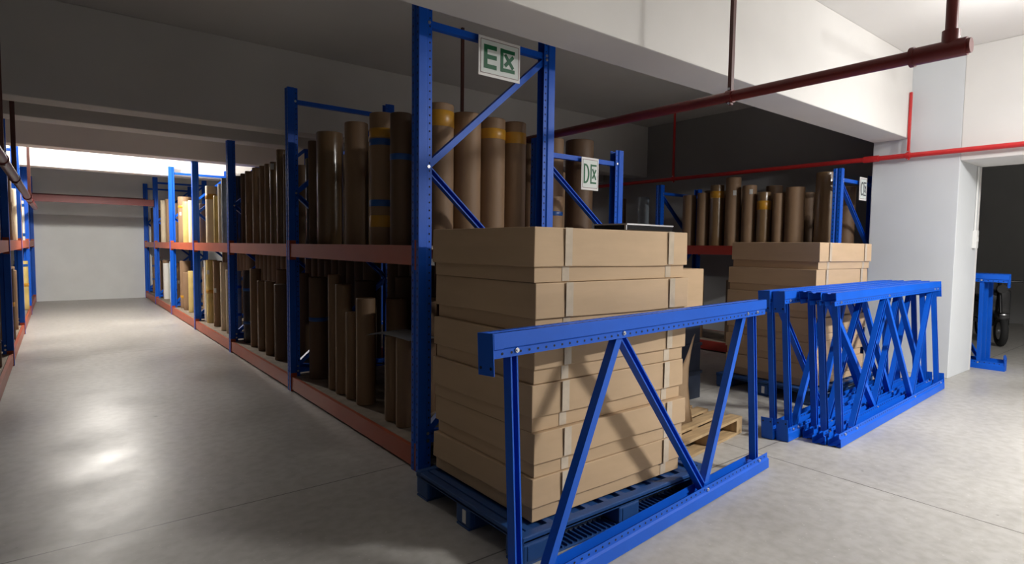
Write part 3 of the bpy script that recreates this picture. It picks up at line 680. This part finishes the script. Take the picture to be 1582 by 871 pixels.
pipe('sprinkler_pipe', 'thin bright red pipe running along the rack side past the white pillar', 'bright_pipe', [((P2, -3, 2.665), (P2, 14, 2.665), .030)],
     [(P2, 2.63, 2.665, 3.42), (P2, 6.05, 2.665), (P2, 9.6, 2.665), (P2, -1.2, 2.665)], 'bright_pipe', hr=.016, joints=[((P2, 2.95, 2.665), (P2, 3.12, 2.665), .040)])
pipe('sprinkler_pipe', 'grey-red pipe hanging along the left rack at the left picture edge', 'red_pipe', [((-.33, 2, 2.14), (-.33, 14.9, 2.14), .04)],
     [(-.33, 6.1, 2.14), (-.33, 7.9, 2.14), (-.33, 12, 2.14)], 'brown_pipe', hr=.02, joints=[((-.33, 11, 2.14), (-.33, 11.2, 2.14), .055)])

# tie beams bridging the aisle between the two long racks
for i, (y, z0, lab) in enumerate(((16.22, 2.35, 'shaded red tie beam bridging the far end of the aisle, nearer and lower one'), (17.9, 2.56, 'thin pale-topped red tie beam bridging the aisle just before the far wall'))):
    t = empty('tie_beam', lab, 'beam', (-.45, y, z0), (0, 0, 0), 'tie beams across the aisle')
    hh = .15 if i == 0 else .07
    bm = bmesh.new(); sheet_extrude(bm, [(.0, .03), (0, -.03), (hh, -.03), (hh, .03)], .003, lambda w_, u, v: Vector((w_, v, u)), 2.28); link('beam_channel', to_mesh(bm, 'beam_channel', M['tie_red']), t)
    bm = bmesh.new()
    for x0 in (-.004, 2.276): box(bm, x0, x0+.004, -.04, .04, -.02, hh+.03)
    link('end_plate', to_mesh(bm, 'end_plate', M['tie_red']), t)

# ------------------------------------------------------------------ lamps, conduit, scooter
for i, (x, y, z, p, c) in enumerate(LAMPS):
    nm = ['over the open floor on the right', 'near the pillar beside the doorway', 'in the far bay above the aisle'][i]
    f = empty('ceiling_lamp', 'white fluorescent batten lamp %s' % nm, 'lamp', (x, y, z), (0, 0, 0), 'ceiling batten lamps')
    bm = bmesh.new()
    cyl(bm, (-.5, 0, -.01), (-.5, 0, SLAB-z), .006, 8); link('suspension_rod', to_mesh(bm, 'suspension_rod', M['steel']), f)
    bm = bmesh.new(); cyl(bm, (.5, 0, -.01), (.5, 0, SLAB-z), .006, 8); link('suspension_rod', to_mesh(bm, 'suspension_rod', M['steel']), f)
    bm = bmesh.new(); box(bm, -.62, .62, -.03, .03, -.05, 0, 0, .006); link('housing', to_mesh(bm, 'housing', M['plastic_white']), f)
    bm = bmesh.new(); cyl(bm, (-.59, 0, -.075), (.59, 0, -.075), .014, 14); link('tube', to_mesh(bm, 'tube', M['tube'], True), f)
    bm = bmesh.new()
    for s in (-1, 1): box(bm, s*.60-.012, s*.60+.012, -.018, .018, -.095, -.05, 0, .003)
    link('socket', to_mesh(bm, 'socket', M['plastic_white']), f)
c = empty('switch_conduit', 'white conduit with small white switch box on the white pillar edge', 'conduit', (8.95, 2.13, 1.65))
bm = bmesh.new(); cyl(bm, (0, -.012, .12), (0, -.012, .90), .011, 10); link('conduit_tube', to_mesh(bm, 'conduit_tube', M['plastic_white'], True), c)
bm = bmesh.new(); box(bm, -.045, .045, -.045, 0, -.10, .12, 0, .006); link('switch_box', to_mesh(bm, 'switch_box', M['plastic_white']), c)
bm = bmesh.new(); box(bm, -.02, .02, -.052, -.045, -.02, .04, 0, .003); link('switch_rocker', to_mesh(bm, 'switch_rocker', M['plastic_white']), c)

s = empty('motor_scooter', 'dark motor scooter with a blue side panel parked in the dark side room', 'scooter', (12.4, 2.65, 0), (0, 0, math.radians(25)))
for yx, nm in ((-.62, 'front'), (.55, 'rear')):
    bm = bmesh.new(); torus(bm, (yx, 0, .25), .20, .05, 'Y'); w_ = link('wheel', to_mesh(bm, 'wheel', M['rubber'], True), s)
    bm = bmesh.new(); cyl(bm, (yx, -.03, .25), (yx, .03, .25), .14, 20); cyl(bm, (yx, -.05, .25), (yx, .05, .25), .03, 10); link('hub', to_mesh(bm, 'hub', M['steel'], True), w_)
bm = bmesh.new(); box(bm, -.30, .62, -.13, .13, .28, .36, 0, .03); box(bm, .05, .75, -.14, .14, .36, .66, 0, .07); box(bm, -.42, -.30, -.16, .16, .30, .90, 0, .04); box(bm, -.78, -.46, -.07, .07, .44, .54, 0, .03); link('body', to_mesh(bm, 'body', M['black'], True), s)
bm = bmesh.new(); box(bm, .02, .72, -.15, .15, .66, .76, 0, .04); link('seat', to_mesh(bm, 'seat', M['rubber'], True), s)
bm = bmesh.new(); box(bm, .15, .65, -.152, -.139, .42, .60, 0, .004); link('side_panel', to_mesh(bm, 'side_panel', M['blue']), s)
bm = bmesh.new(); cyl(bm, (-.62, 0, .3), (-.40, 0, 1.02), .025, 12); cyl(bm, (-.40, -.30, 1.04), (-.40, .30, 1.04), .016, 12); link('handlebar', to_mesh(bm, 'handlebar', M['black'], True), s)
bm = bmesh.new(); cyl(bm, (-.50, 0, .92), (-.58, 0, .92), .07, 18); link('headlight', to_mesh(bm, 'headlight', M['black'], True), s)
